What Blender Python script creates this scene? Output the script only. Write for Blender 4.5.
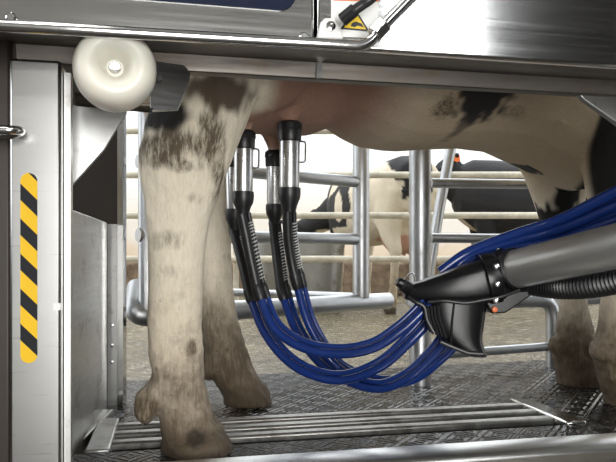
import bpy, bmesh, math, random
from mathutils import Vector, Matrix, noise
random.seed(7)
for o in list(bpy.data.objects):
    bpy.data.objects.remove(o)
SC = bpy.context.scene
COL = SC.collection
# ------------------------------------------------------------------ camera
F, CX, HV, H = 660.0, 308.0, 255.0, 0.38          # focal (px), centre column, horizon row, eye height (m)
cam_d = bpy.data.cameras.new('camera')
cam = bpy.data.objects.new('camera', cam_d); COL.objects.link(cam)
cam.location = (0, 0, H); cam.rotation_euler = (math.pi / 2, 0, 0)
cam_d.sensor_width = 36.0; cam_d.lens = F / 616 * 36.0
cam_d.shift_y = (HV - 231.0) / 616.0
cam_d.clip_start = 0.02
SC.camera = cam
# ------------------------------------------------------------------ world: overcast sky
W = bpy.data.worlds.new('overcast_sky'); SC.world = W; W.use_nodes = True
bg = W.node_tree.nodes['Background']
bg.inputs[0].default_value = (0.93, 0.97, 1.0, 1); bg.inputs[1].default_value = 3.0
# ------------------------------------------------------------------ lights
def area(name, loc, rot, sx, sy, power, col=(1, 1, 1)):
    d = bpy.data.lights.new(name, 'AREA'); d.shape = 'RECTANGLE'; d.size = sx; d.size_y = sy
    d.energy = power; d.color = col
    o = bpy.data.objects.new(name, d); COL.objects.link(o)
    o.location = loc; o.rotation_euler = rot
    return o
R90 = math.pi / 2
area('window_daylight', (1.90, -1.62, 1.9), (R90, 0, math.pi * 0), 0.58, 1.3, 13, (0.97, 0.98, 1.0)).rotation_euler = (R90, 0, 0)
area('left_fill_light', (-2.42, -0.35, 1.55), (0, -R90, 0), 1.2, 1.5, 14, (0.97, 0.98, 1.0))  # unseen left source, added for soft side light on the leg
area('front_fill_light', (0.62, -1.62, 0.5), (R90, 0, 0), 1.0, 1.5, 54, (1.0, 0.98, 0.94))  # unseen source added behind the camera to light the leg from the front
area('ceiling_fill_light', (-0.45, -0.25, 2.54), (0, 0, 0), 0.2, 1.5, 12, (1.0, 0.97, 0.92))  # unseen overhead source, added to light the operator side
SC.view_settings.view_transform = 'Standard'
SC.view_settings.look = 'None'
SC.view_settings.gamma = 1.0
SC.view_settings.use_curve_mapping = False
SC.view_settings.exposure = 0.05

# ------------------------------------------------------------------ pixel helpers
def P(u, v, Y):
    return Vector(((u - CX) / F * Y, Y, H + (HV - v) / F * Y))
def FL(u, v, z=0.0):                                # point on the floor plane
    Y = (H - z) * F / (v - HV)
    return P(u, v, Y)
A12 = math.radians(12.0)
DR = Vector((math.cos(A12), math.sin(A12), 0)); NR = Vector((-math.sin(A12), math.cos(A12), 0)); UP = Vector((0, 0, 1))
def RP(u, v, t):                                    # point on the robot plane at distance t
    a = (u - CX) / F
    return P(u, v, t / (-a * math.sin(A12) + math.cos(A12)))
def RL(s, t, z):
    return DR * s + NR * t + UP * z
def RS(u, v, t):
    p = RP(u, v, t); return p.dot(DR), p.z

# ------------------------------------------------------------------ mesh collector
class MB:
    def __init__(s): s.v = []; s.f = []
    def add(s, vs, fs):
        n = len(s.v); s.v += [Vector(p) for p in vs]; s.f += [tuple(i + n for i in f) for f in fs]; return s
    def box(s, c, hx, hy, hz, ax=None):
        X, Y, Z = ax or (Vector((1, 0, 0)), Vector((0, 1, 0)), UP); c = Vector(c)
        vs = [c + X * hx * i + Y * hy * j + Z * hz * k for k in (-1, 1) for j in (-1, 1) for i in (-1, 1)]
        return s.add(vs, [(0, 2, 3, 1), (4, 5, 7, 6), (0, 1, 5, 4), (2, 6, 7, 3), (0, 4, 6, 2), (1, 3, 7, 5)])
    def prism(s, pts, ext):
        pts = [Vector(p) for p in pts]; ext = Vector(ext); n = len(pts)
        return s.add(pts + [p + ext for p in pts],
                     [tuple(range(n - 1, -1, -1)), tuple(range(n, 2 * n))] + [(i, (i + 1) % n, n + (i + 1) % n, n + i) for i in range(n)])
    def loft(s, rings, cap=True):
        n = len(rings[0]); vs = [p for r in rings for p in r]; fs = []
        for k in range(len(rings) - 1):
            for i in range(n):
                j = (i + 1) % n
                fs.append((k * n + i, k * n + j, (k + 1) * n + j, (k + 1) * n + i))
        if cap:
            fs.append(tuple(range(n - 1, -1, -1))); fs.append(tuple(range((len(rings) - 1) * n, len(rings) * n)))
        return s.add(vs, fs)
    def tube(s, path, r, seg=14, cap=True):
        path = [Vector(p) for p in path]; m = len(path)
        rr = r if isinstance(r, (list, tuple)) else [r] * m
        T = [(path[min(i + 1, m - 1)] - path[max(i - 1, 0)]).normalized() for i in range(m)]
        a = T[0].orthogonal().normalized(); rings = []
        for i in range(m):
            a = (a - T[i] * a.dot(T[i])).normalized(); b = T[i].cross(a)
            rings.append([path[i] + (a * math.cos(2 * math.pi * k / seg) + b * math.sin(2 * math.pi * k / seg)) * rr[i] for k in range(seg)])
        return s.loft(rings, cap)
    def lathe(s, prof, org, axis, seg=32):            # prof: (r, h) along axis
        ax = Vector(axis).normalized(); a = ax.orthogonal().normalized(); b = ax.cross(a); org = Vector(org)
        return s.loft([[org + ax * h + (a * math.cos(2 * math.pi * k / seg) + b * math.sin(2 * math.pi * k / seg)) * max(r, 1e-5) for k in range(seg)] for r, h in prof])

def catmull(pts, n=8):
    pts = [Vector(p) for p in pts]; q = [pts[0] * 2 - pts[1]] + pts + [pts[-1] * 2 - pts[-2]]; out = []
    for i in range(1, len(q) - 2):
        a, b, c, d = q[i - 1], q[i], q[i + 1], q[i + 2]
        for k in range(n):
            t = k / n
            out.append(0.5 * (2 * b + (c - a) * t + (2 * a - 5 * b + 4 * c - d) * t * t + (3 * b - a - 3 * c + d) * t ** 3))
    out.append(pts[-1]); return out
def corner(pts, r, n=6):                             # polyline with rounded corners
    pts = [Vector(p) for p in pts]; out = [pts[0]]
    for i in range(1, len(pts) - 1):
        p = pts[i]; d0 = (pts[i - 1] - p); d1 = (pts[i + 1] - p)
        rr = min(r, d0.length * .49, d1.length * .49)
        a = p + d0.normalized() * rr; b = p + d1.normalized() * rr
        for k in range(n + 1):
            t = k / n; out.append(a * (1 - t) ** 2 + p * 2 * t * (1 - t) + b * t * t)
    out.append(pts[-1]); return out

# ------------------------------------------------------------------ object helpers
def WL(o):                                            # world location of an unrotated object chain
    l = Vector(o.location)
    while o.parent: o = o.parent; l += Vector(o.location)
    return l
def obj(name, mb, mat, parent=None, bevel=0, smooth=35, origin=None, seg=2):
    if isinstance(mb, MB):
        me = bpy.data.meshes.new(name); vs = mb.v
        lo = Vector((min(v.x for v in vs), min(v.y for v in vs), min(v.z for v in vs)))
        hi = Vector((max(v.x for v in vs), max(v.y for v in vs), max(v.z for v in vs)))
        o_ = origin or Vector(((lo.x + hi.x) / 2, (lo.y + hi.y) / 2, lo.z))
        me.from_pydata([v - o_ for v in vs], [], mb.f)
        b = bmesh.new(); b.from_mesh(me); bmesh.ops.recalc_face_normals(b, faces=b.faces); b.to_mesh(me); b.free()
        if smooth:
            me.shade_smooth(); me.set_sharp_from_angle(angle=math.radians(smooth))
    else:
        me, o_ = mb
    me.materials.append(mat)
    o = bpy.data.objects.new(name, me); COL.objects.link(o)
    if parent is not None:
        o.parent = parent; o.location = o_ - WL(parent)
    else: o.location = o_
    if bevel:
        m = o.modifiers.new('bevel', 'BEVEL'); m.width = bevel; m.segments = seg; m.limit_method = 'ANGLE'; m.angle_limit = math.radians(40)
    return o
def tag(o, label, cat, group=None, kind=None):
    o['label'] = label; o['category'] = cat
    if group: o['group'] = group
    if kind: o['kind'] = kind
    return o
def thing(name, label, cat, loc, group=None):
    o = bpy.data.objects.new(name, None); COL.objects.link(o); o.location = loc; o.empty_display_size = .05
    return tag(o, label, cat, group)
def struct(name, mb, mat, label=None, cat=None, bevel=0):
    o = obj(name, mb, mat, bevel=bevel); o['kind'] = 'structure'
    if label: o['label'] = label; o['category'] = cat
    return o

# ------------------------------------------------------------------ materials
class NT:
    def __init__(s, name):
        s.m = bpy.data.materials.new(name); s.m.use_nodes = True; s.t = s.m.node_tree; s.b = s.t.nodes['Principled BSDF']
    def n(s, typ, **kw):
        nd = s.t.nodes.new(typ)
        for k, v in kw.items(): setattr(nd, k, v)
        return nd
    def l(s, a, b): s.t.links.new(a, b)
    def coords(s, scale=(1, 1, 1), rot=(0, 0, 0)):
        tc = s.n('ShaderNodeTexCoord'); mp = s.n('ShaderNodeMapping'); mp.inputs['Scale'].default_value = scale; mp.inputs['Rotation'].default_value = rot
        s.l(tc.outputs['Object'], mp.inputs['Vector']); return mp.outputs[0]
    def noise(s, vec, scale=5, detail=4, rough=.55):
        nd = s.n('ShaderNodeTexNoise'); nd.inputs['Scale'].default_value = scale; nd.inputs['Detail'].default_value = detail; nd.inputs['Roughness'].default_value = rough
        s.l(vec, nd.inputs['Vector']); return nd.outputs['Fac']
    def ramp(s, fac, stops):
        nd = s.n('ShaderNodeValToRGB'); cr = nd.color_ramp
        while len(cr.elements) < len(stops): cr.elements.new(.5)
        for e, (p, c) in zip(cr.elements, stops):
            e.position = p; e.color = (c, c, c, 1) if isinstance(c, (int, float)) else (*c, 1)
        s.l(fac, nd.inputs[0]); return nd.outputs[0]
    def bump(s, h, strength=.3, dist=.01, prev=None):
        nd = s.n('ShaderNodeBump'); nd.inputs['Strength'].default_value = strength; nd.inputs['Distance'].default_value = dist
        s.l(h, nd.inputs['Height'])
        if prev is not None: s.l(prev, nd.inputs['Normal'])
        return nd.outputs[0]
    def mix(s, f, a, b, blend='MIX'):
        nd = s.n('ShaderNodeMix', data_type='RGBA', blend_type=blend)
        for i, v in ((0, f), (6, a), (7, b)):
            if hasattr(v, 'links') or hasattr(v, 'is_linked'): s.l(v, nd.inputs[i])
            elif isinstance(v, (int, float)): nd.inputs[i].default_value = v
            else: nd.inputs[i].default_value = (*v, 1)
        return nd.outputs[2]
    def set(s, col=None, rough=None, metal=None, normal=None, **kw):
        for key, v in (('Base Color', col), ('Roughness', rough), ('Metallic', metal), ('Normal', normal)):
            if v is None: continue
            if hasattr(v, 'is_linked'): s.l(v, s.b.inputs[key])
            elif key == 'Base Color': s.b.inputs[key].default_value = (*v, 1)
            else: s.b.inputs[key].default_value = v
        for k, v in kw.items(): s.b.inputs[k.replace('_', ' ')].default_value = v
        return s.m

def steel(name, col=(.62, .62, .61), r0=.22, r1=.42, brush=(3, 3, 160), bs=.04, dirt=0.0, dirtcol=(.16, .12, .08)):
    n = NT(name); c = n.coords(brush); f = n.noise(c, 2.0, 4)
    c2 = n.coords(); g = n.noise(c2, 9, 5)
    base = n.mix(n.ramp(g, [(.35, .0), (.7, .5)]), col, tuple(x * .82 for x in col))
    if dirt:
        d = n.noise(c2, 14, 8, .7)
        base = n.mix(n.ramp(d, [(.62 - dirt * .3, 0.0), (.72, .8)]), base, dirtcol)
    return n.set(base, n.ramp(f, [(.3, r0), (.7, r1)]), 1.0, n.bump(f, bs, .002))
def plain(name, col, rough=.5, metal=0, var=.25, nscale=12, bump=.15, bscale=60, **kw):
    n = NT(name); c = n.coords(); f = n.noise(c, nscale, 5)
    base = n.mix(n.ramp(f, [(.3, 0.0), (.7, 1.0)]), col, tuple(x * (1 - var) for x in col))
    g = n.noise(c, bscale, 3)
    return n.set(base, rough, metal, n.bump(g, bump, .002), **kw)

STEEL = steel('stainless_brushed', r0=.10, r1=.15, bs=.004)
STEEL_H = steel('stainless_brushed_across', r0=.28, r1=.32, brush=(160, 3, 3), bs=.0)
STEEL_D = steel('stainless_soiled', (.50, .50, .49), .3, .45, (3, 3, 60), .012, .28)
STEEL_C = steel('stainless_satin', (.42, .42, .41), .27, .31, (3, 3, 260), .0)
STEEL_P = steel('stainless_polished', (.72, .72, .72), .1, .2, (8, 8, 8), .01)
GALV = steel('galvanised_tube', (.50, .51, .52), .32, .48, (12, 12, 12), .04, .12, (.25, .22, .17))
CREAM = plain('cream_painted_rail', (.72, .66, .53), .5, 0, .3, 20, .2)
RUBBER = plain('black_rubber', (.012, .012, .013), .38, 0, .3, 20, .12, 90)
BLACKP = plain('black_plastic', (.008, .008, .009), .28, 0, .3, 15, .1, 40, Specular_IOR_Level=.35)
BLUE = plain('blue_hose_rubber', (.011, .036, .19), .15, 0, .35, 8, .06, 50)
NYLON = plain('white_nylon', (.85, .82, .72), .35, 0, .06, 8, .04, 30, Subsurface_Weight=.15)
ARMG = steel('arm_tube_grey', (.50, .50, .49), .28, .42, (5, 5, 5), .03)
ARMG.node_tree.nodes['Principled BSDF'].inputs['Metallic'].default_value = .8
NAVY = plain('navy_window', (.012, .018, .04), .12, 0, .2, 5, .02)
WHITE = plain('white_sticker', (.8, .8, .78), .4, 0, .04, 5, .01)
ORANGE = plain('orange_print', (.75, .16, .03), .4, 0, .1)
YELLOW = plain('yellow_print', (.85, .58, .02), .4, 0, .1)
BLACKPR = plain('black_print', (.015, .015, .016), .4, 0, .1)
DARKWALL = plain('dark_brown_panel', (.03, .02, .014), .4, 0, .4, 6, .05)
KERB = plain('dirty_concrete', (.26, .185, .12), .85, 0, .6, 16, .9, 24)
PITM = plain('slurry_pit', (.01, .009, .008), .5, 0, .3)
CEIL = plain('ceiling_white', (.30, .30, .28), .7, 0, .1)
ROOMW = plain('room_wall_paint', (.075, .07, .065), .7, 0, .2, 3)
TROUGHM = steel('trough_zinc', (.36, .36, .35), .35, .55, (6, 6, 6), .08, .2)
WIRE = plain('dull_white_coil', (.62, .62, .60), .4, .3, .1)

def hazard():
    n = NT('hazard_tape'); tc = n.n('ShaderNodeTexCoord'); sp = n.n('ShaderNodeSeparateXYZ'); n.l(tc.outputs['Object'], sp.inputs[0])
    a = n.n('ShaderNodeMath', operation='MULTIPLY_ADD'); n.l(sp.outputs['X'], a.inputs[0]); a.inputs[1].default_value = 1.05; n.l(sp.outputs['Z'], a.inputs[2])
    b = n.n('ShaderNodeMath', operation='MULTIPLY_ADD'); n.l(a.outputs[0], b.inputs[0]); b.inputs[1].default_value = 1 / HPER; b.inputs[2].default_value = -HOFF / HPER
    fr = n.n('ShaderNodeMath', operation='FRACT'); n.l(b.outputs[0], fr.inputs[0])
    g = n.n('ShaderNodeMath', operation='GREATER_THAN'); n.l(fr.outputs[0], g.inputs[0]); g.inputs[1].default_value = .47
    return n.set(n.mix(g.outputs[0], (.010, .011, .014), (.80, .49, .02)), .55, 0, Specular_IOR_Level=.2)
TC = .90                                              # plane of the left column's front face
HPER = RS(21, 200, TC)[1] - RS(21, 235, TC)[1]
HOFF = RS(21, 233.5, TC)[1] - RS(28, 363, TC)[1] - 1.05 * .0115
HAZ = hazard()

def backwall():
    n = NT('whitewashed_wall'); tc = n.n('ShaderNodeTexCoord'); sp = n.n('ShaderNodeSeparateXYZ'); n.l(tc.outputs['Object'], sp.inputs[0])
    c = n.coords(); f = n.noise(c, 1.3, 6, .6)
    a = n.n('ShaderNodeMath', operation='MULTIPLY_ADD'); n.l(f, a.inputs[0]); a.inputs[1].default_value = .9; n.l(sp.outputs['Z'], a.inputs[2])
    br = n.n('ShaderNodeTexBrick'); cb = n.coords((1, 1, 1), (R90, 0, 0)); n.l(cb, br.inputs['Vector'])
    br.inputs['Color1'].default_value = (.88, .88, .87, 1); br.inputs['Color2'].default_value = (.82, .83, .83, 1); br.inputs['Mortar'].default_value = (.7, .7, .7, 1)
    br.inputs['Scale'].default_value = 2.2; br.inputs['Mortar Size'].default_value = .012
    lowc = n.ramp(a.outputs[0], [(.0, (.34, .22, .13)), (.55, (.66, .50, .36)), (.92, (.76, .63, .49)), (1.0, (.80, .74, .66))])
    up = n.ramp(a.outputs[0], [(.86, 0.0), (1.0, 1.0)])
    mr = n.n('ShaderNodeMapRange'); n.l(sp.outputs['Z'], mr.inputs[0]); mr.inputs[1].default_value = 0.9; mr.inputs[2].default_value = 1.3
    return n.set(n.mix(mr.outputs[0], lowc, br.outputs[0]), .8, 0, n.bump(f, .1, .01))
BACKW = backwall()

def wetfloor():
    n = NT('wet_concrete'); c = n.coords(); f = n.noise(c, 2.2, 7, .65); g = n.noise(c, 26, 6, .7); k = n.noise(n.coords((1, 2.5, 1)), 70, 4, .7)
    col = n.mix(n.ramp(f, [(.35, 0.0), (.65, 1.0)]), (.34, .285, .175), (.20, .17, .11))
    col = n.mix(n.ramp(n.noise(c, 42, 6, .75), [(.5, 0.0), (.6, .9)]), col, (.05, .042, .03))
    col = n.mix(n.ramp(n.noise(c, 6, 5, .7), [(.5, 0.0), (.62, .6)]), col, (.09, .075, .05))
    rough = n.ramp(g, [(.40, .06), (.56, .20), (.70, .5)])
    return n.set(col, rough, 0, n.bump(k, .6, .006, n.bump(g, .4, .012)), Specular_IOR_Level=.6)
FLOORM = wetfloor()

def matrubber():
    n = NT('tread_rubber_mat'); v = n.coords((1, 1, 1), (0, 0, -math.radians(14)))
    ck = n.n('ShaderNodeTexChecker'); n.l(v, ck.inputs['Vector']); ck.inputs['Scale'].default_value = 24
    def wave(rz):
        m = n.n('ShaderNodeMapping'); m.inputs['Rotation'].default_value = (0, 0, rz); n.l(v, m.inputs['Vector'])
        w = n.n('ShaderNodeTexWave', wave_profile='SIN'); w.inputs['Scale'].default_value = 22; n.l(m.outputs[0], w.inputs['Vector']); return w.outputs['Fac']
    h = n.mix(ck.outputs['Fac'], wave(.78), wave(-.78))
    g = n.noise(n.coords(), 9, 5, .6); k = n.noise(n.coords(), 60, 4, .65)
    col = n.mix(n.ramp(g, [(.4, 0.0), (.7, 1.0)]), (.012, .012, .013), (.032, .03, .026))
    return n.set(col, n.ramp(k, [(.35, .06), (.7, .34)]), 0, n.bump(h, .8, .006, n.bump(k, .18, .003)), Specular_IOR_Level=.7)
MATM = matrubber()

def coatmat():
    n = NT('cow_coat'); at = n.n('ShaderNodeAttribute'); at.attribute_name = 'coat'
    c = n.coords((1, 1, .25)); k = n.noise(c, 190, 4, .7); c2 = n.coords(); g = n.noise(c2, 28, 6, .7); s = n.noise(c2, 75, 3, .6)
    sp = n.n('ShaderNodeSeparateXYZ'); tc = n.n('ShaderNodeTexCoord'); n.l(tc.outputs['Object'], sp.inputs[0])
    low = n.n('ShaderNodeMapRange'); n.l(sp.outputs['Z'], low.inputs[0]); low.inputs[1].default_value = .42; low.inputs[2].default_value = .06
    m1 = n.n('ShaderNodeMath', operation='MULTIPLY'); n.l(n.ramp(g, [(.47, .0), (.66, .75)]), m1.inputs[0]); n.l(low.outputs[0], m1.inputs[1])
    col = n.mix(n.ramp(k, [(.3, 0.0), (.75, .45)]), at.outputs['Color'], (.62, .53, .42), 'MULTIPLY')
    col = n.mix(m1.outputs[0], col, (.135, .10, .068))
    m2 = n.n('ShaderNodeMath', operation='MULTIPLY'); n.l(n.ramp(s, [(.66, .0), (.70, .85)]), m2.inputs[0]); n.l(low.outputs[0], m2.inputs[1])
    col = n.mix(m2.outputs[0], col, (.05, .035, .025))
    hv = n.coords((1, 1, .22), (.25, .35, .2)); hn = n.noise(hv, 120, 5, .75)
    ma = n.n('ShaderNodeMath', operation='MULTIPLY_ADD'); n.l(hn, ma.inputs[0]); ma.inputs[1].default_value = 2.6; ma.inputs[2].default_value = -.45
    mm = n.n('ShaderNodeMath', operation='MULTIPLY'); n.l(ma.outputs[0], mm.inputs[0]); n.l(at.outputs['Alpha'], mm.inputs[1])
    col = n.mix(n.ramp(mm.outputs[0], [(.16, 0.0), (.75, .95)]), col, (.085, .06, .035))
    return n.set(col, .72, 0, n.bump(k, .6, .004, n.bump(g, .35, .006)), Sheen_Weight=.04, Specular_IOR_Level=.3)
COAT = coatmat()

# ================================================================== SETTING
struct('floor', MB().prism([(-3.4, 1.05, -.25), (5.4, 1.05, -.25), (5.4, 8.6, -.25), (-3.4, 8.6, -.25)], (0, 0, .25)), FLOORM)
struct('floor_operator', MB().prism([(-2.5, -1.7, -.35), (3.6, -1.7, -.35), (3.6, 1.05, -.35), (-2.5, 1.05, -.35)], (0, 0, .08)), plain('operator_concrete', (.05, .042, .035), .45, 0, .4, 5, .3))
struct('wall_back', MB().box((1.0, 7.75, 1.45), 4.4, .1, 1.45), BACKW)
struct('wall_left', MB().box((-3.3, 5.6, 1.3), .1, 3.0, 1.3), BACKW)
struct('wall_right', MB().box((5.3, 5.6, 1.3), .1, 3.0, 1.3), BACKW)
struct('ceiling', MB().box((.5, .55, 2.65), 3.1, 2.3, .05), CEIL)
# operator room: window behind the camera; openings added for fill light there and left
wl = MB()
for y0, y1, z0, z1 in ((-1.7, -1.0, -.3, 2.6), (.3, 1.4, -.3, 2.6), (-1.0, .3, -.3, .8), (-1.0, .3, 2.3, 2.6)):
    wl.box((-2.55, (y0 + y1) / 2, (z0 + z1) / 2), .05, (y1 - y0) / 2, (z1 - z0) / 2)
struct('wall_operator_left', wl, ROOMW)
wf = MB()
for x0, x1, z0, z1 in ((-2.6, .10, -.3, 2.6), (1.14, 1.62, -.3, 2.6), (.10, 1.14, 1.27, 2.6), (1.62, 2.2, -.3, 1.24), (1.62, 2.2, 2.56, 2.6)):
    wf.box(((x0 + x1) / 2, -1.72, (z0 + z1) / 2), (x1 - x0) / 2, .05, (z1 - z0) / 2)
struct('wall_front', wf, plain('front_wall_paint', (.36, .35, .33), .7, 0, .2, 3))
struct('wall_front_right', MB().box((2.9, -1.72, 1.15), .7, .05, 1.45), ROOMW)
for nm, x0, x1, z0, z1 in (('window_1', 1.62, 2.2, 1.24, 2.56), ('fill_opening_1', .10, 1.14, -.27, 1.27)):  # the lower frame is added around the unseen front fill light
    fm = MB()
    for a0, a1, b0, b1 in ((x0, x0 + .03, z0, z1), (x1 - .03, x1, z0, z1), (x0, x1, z1 - .03, z1), (x0, x1, z0, z0 + .02)):
        fm.box(((a0 + a1) / 2, -1.66, (b0 + b1) / 2), (a1 - a0) / 2, .03, (b1 - b0) / 2)
    struct(nm, fm, CEIL)
struct('wall_operator_right', MB().box((3.6, -.1, 1.15), .05, 1.6, 1.45), ROOMW)

kb = struct('trim_1', MB().box((.8, 6.3, .16), 4.0, .16, .16), KERB, 'low brown manure-stained concrete kerb wall behind the cream rails', 'kerb wall', bevel=.03)

# ------------------------------------------------------------------ cow platform mat and grating
def quadfloor(c, z0, z1): return MB().prism([(p[0], p[1], z0) for p in c], (0, 0, z1 - z0))
SILL_T = 1.135
m0, m1, m2, m3 = FL(100, 424), FL(640, 398), FL(690, 352), FL(100, 386)
mat_o = obj('rubber_mat', quadfloor([RL(-.45, 1.535, 0), RL(.878, 1.535, 0), RL(.878, 1.255, 0), RL(1.5, 1.255, 0), FL(760, 350), FL(60, 386)], .0005, .005), MATM, bevel=.003)
tag(mat_o, 'wet black rubber mat with tread pattern under the cow', 'mat')
g = thing('floor_grating', 'stainless slurry grating of parallel bars under the nearest hoof', 'grating', RL(.36, 1.37, .0))
obj('pit', MB().prism([RL(-.12, 1.255, .001), RL(.84, 1.255, .001), RL(.876, 1.535, .001), RL(-.147, 1.535, .001)], (0, 0, .003)), PITM, g)
GRATEM = steel('grate_steel', (.36, .35, .33), .3, .5, (40, 3, 3), .03, .45, (.05, .035, .02))
for t in (1.445, 1.38, 1.315):
    obj('bar', MB().box(RL(.36, t, .014), .47, .0145, .010, (DR, NR, UP)), GRATEM, g, .006)
obj('end_bar', MB().box(RL(.852, 1.375, .013), .024, .12, .013, (DR, NR, UP)), STEEL, g, .004)
obj('end_bar', MB().box(RL(-.125, 1.375, .013), .022, .12, .013, (DR, NR, UP)), STEEL_D, g, .004)
strip = obj('rubber_strip', MB().box(RL(.6, 1.20, .012), .95, .05, .010, (DR, NR, UP)), MATM, bevel=.003)
tag(strip, 'narrow wet black rubber strip between steel sill and grating', 'rubber strip')
s = obj('steel_sill', MB().prism([RL(-.4, 1.065, -.24), RL(-.4, 1.065, .024), RL(-.4, 1.075, .032), RL(-.4, 1.13, .036), RL(-.4, 1.13, -.24)], DR * 2.2), STEEL_H, bevel=.004)
tag(s, 'long brushed stainless sill running along the front of the platform', 'sill')
fr = obj('splash_rail', MB().box(FL(88, 440) + Vector((0, 0, .012)), .012, .17, .012, (Vector((1, .06, 0)).normalized(), Vector((-.06, 1, 0)).normalized(), UP)), STEEL_D, bevel=.003)
tag(fr, 'soiled steel angle strip along the foot of the left side panel', 'angle strip')

# ================================================================== ROBOT HOUSING
TF, TL = .80, .955
cover = thing('robot_housing', 'large brushed stainless milking robot housing spanning the top of the picture', 'robot housing', RL(.2, .9, .63))
s_l = RS(-90, 20, TF)[0]; s_seam = RS(316, 20, TF)[0]; s_r = RS(760, 20, TF)[0]
def zat(u, v, t): return RS(u, v, t)[1]
zf = zat(330, 48, TF); zc = zat(330, 64, TL); zb = zat(330, 81, TL)
TOP = 1.35
def prof(s0, s1):
    return MB().prism([RL(s0, TF, TOP), RL(s0, TF, zf), RL(s0, TL - .012, zc), RL(s0, TL - .012, zc + .02), RL(s0, TL + .02, TOP)], DR * (s1 - s0))
LIPM = steel('stainless_grimy_shaded', (.17, .155, .14), .4, .6, (3, 3, 40), .02, .3)  # base colour darkened to stand in for dim reflections; grime blotches over it
obj('front_panel', prof(s_l, s_seam - .0015), STEEL, cover, .004)
obj('front_panel', prof(s_seam + .0015, s_r), STEEL, cover, .004)
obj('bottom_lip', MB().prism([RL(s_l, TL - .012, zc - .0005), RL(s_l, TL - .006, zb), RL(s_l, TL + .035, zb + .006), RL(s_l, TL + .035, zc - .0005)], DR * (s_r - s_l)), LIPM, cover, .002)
obj('underside_shade_band', MB().prism([RL(s_l, TF + .004, zf - .0015), RL(s_l, TL - .014, zc - .0025), RL(s_l, TL - .014, zc - .0005), RL(s_l, TF + .004, zf + .0005)], DR * (s_r - s_l)), LIPM, cover)  # thin strip added to carry the chamfer's dark reflection in its colour
obj('seam_bead', MB().box(RL(RS(317, 70, TL)[0], TL - .013, (zc + zb) / 2), .004, .003, (zc - zb) / 2, (DR, NR, UP)), STEEL_D, cover)
# navy window, rounded corner at lower right
w0, w1 = RS(-90, 4, TF)[0], RS(296, 12.5, TF)[0]; wz = RS(296, 12.5, TF)[1]; wt = TOP - .12
pts = [(w0, wt), (w0, wz)] + [(w1 - .022 + .022 * math.sin(a), wz + .022 - .022 * math.cos(a)) for a in [i * R90 / 6 for i in range(7)]] + [(w1, wt)]
obj('viewing_window', MB().prism([RL(a, TF - .003, b) for a, b in pts], NR * .006), NAVY, cover, .001)
# guard rail
TR = .745
rail = [RP(-80, 20.5, TR), RP(0, 25.5, TR), RP(200, 37, TR), RP(330, 44.5, TR), RP(366, 47, TR), RP(380, 29, TR), RP(416, -8, TR), RP(470, -60, TR)]
gr = obj('guard_rail', MB().tube(corner(rail, .03), .0066, 16), STEEL_P, cover)
pn = RP(379, 30, TR); dn = (RP(416, -8, TR) - RP(380, 29, TR)).normalized()
obj('hex_nut', MB().tube([pn - dn * .009, pn + dn * .009], .0112, 6), STEEL_P, gr, .001, smooth=20)
for u, v in ((12, 19), (303, 38)):
    p = RP(u, v, TF); obj('bolt', MB().lathe([(.0, -.001), (.006, 0), (.006, .005), (.004, .007), (0, .007)], p, -NR, 16), STEEL_P, cover)
# mount tab and warning label on the right panel
tabp = [RS(u, v, TF) for u, v in ((315, 41), (319, 25), (323, 21), (333, 21), (338, 27), (341, 42))]
tb = obj('mount_tab', MB().prism([RL(a, TF - .012, b) for a, b in tabp], NR * .01), WHITE, cover, .002)
obj('screw', MB().lathe([(.0, 0), (.006, 0), (.006, .003), (.003, .004), (.003, .002), (0, .002)], RP(330.5, 26.5, TF - .012), -NR, 16), STEEL_P, tb)
def flat(pp, t, th, m, name, par): return obj(name, MB().prism([RL(a, t, b) for a, b in pp], NR * th), m, par)
lab = flat([RS(u, v, TF) for u, v in ((331, -22), (331, 36.5), (370, 38.5), (378, 32), (378, -20))], TF - .0015, .003, WHITE, 'warning_label', cover)
flat([RS(u, v, TF) for u, v in ((333, -8), (333, 1), (378, 2), (378, -8))], TF - .0022, .001, ORANGE, 'orange_band', lab)
tri = flat([RS(u, v, TF) for u, v in ((354, 8), (340, 29.5), (369, 32))], TF - .0024, .001, BLACKPR, 'triangle_border', lab)
flat([RS(u, v, TF) for u, v in ((354, 11.5), (343.5, 28.3), (365.5, 30.2))], TF - .0030, .001, YELLOW, 'warning_triangle', lab)
flat([RS(u, v, TF) for u, v in ((350, 27), (351, 24), (355, 22.5), (361, 24.5), (363, 28.2), (357, 26.5), (354, 28))], TF - .0036, .001, BLACKPR, 'hand_symbol', lab)
hs = [RP(346, 17, TF - .03), RP(352, 12, TF - .035), RP(362, 5, TF - .04), RP(374, -4, TF - .045), RP(400, -30, TF - .04), RP(440, -70, TF - .012)]
ho = obj('spray_hose', MB().tube(catmull(hs, 6), .0062, 14), RUBBER, cover)
obj('hose_collar', MB().tube([hs[0] - (hs[1] - hs[0]).normalized() * .006, hs[0] + (hs[1] - hs[0]).normalized() * .014], .0082, 14), RUBBER, ho, .001)
# brace under the right end of the housing
bp = [(578, 92), (640, 80), (640, 140), (610, 118), (583, 99)]
obj('corner_brace', MB().prism([RP(u, v, TL + .01) for u, v in bp], NR * .012), STEEL_D, cover, .002)

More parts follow.
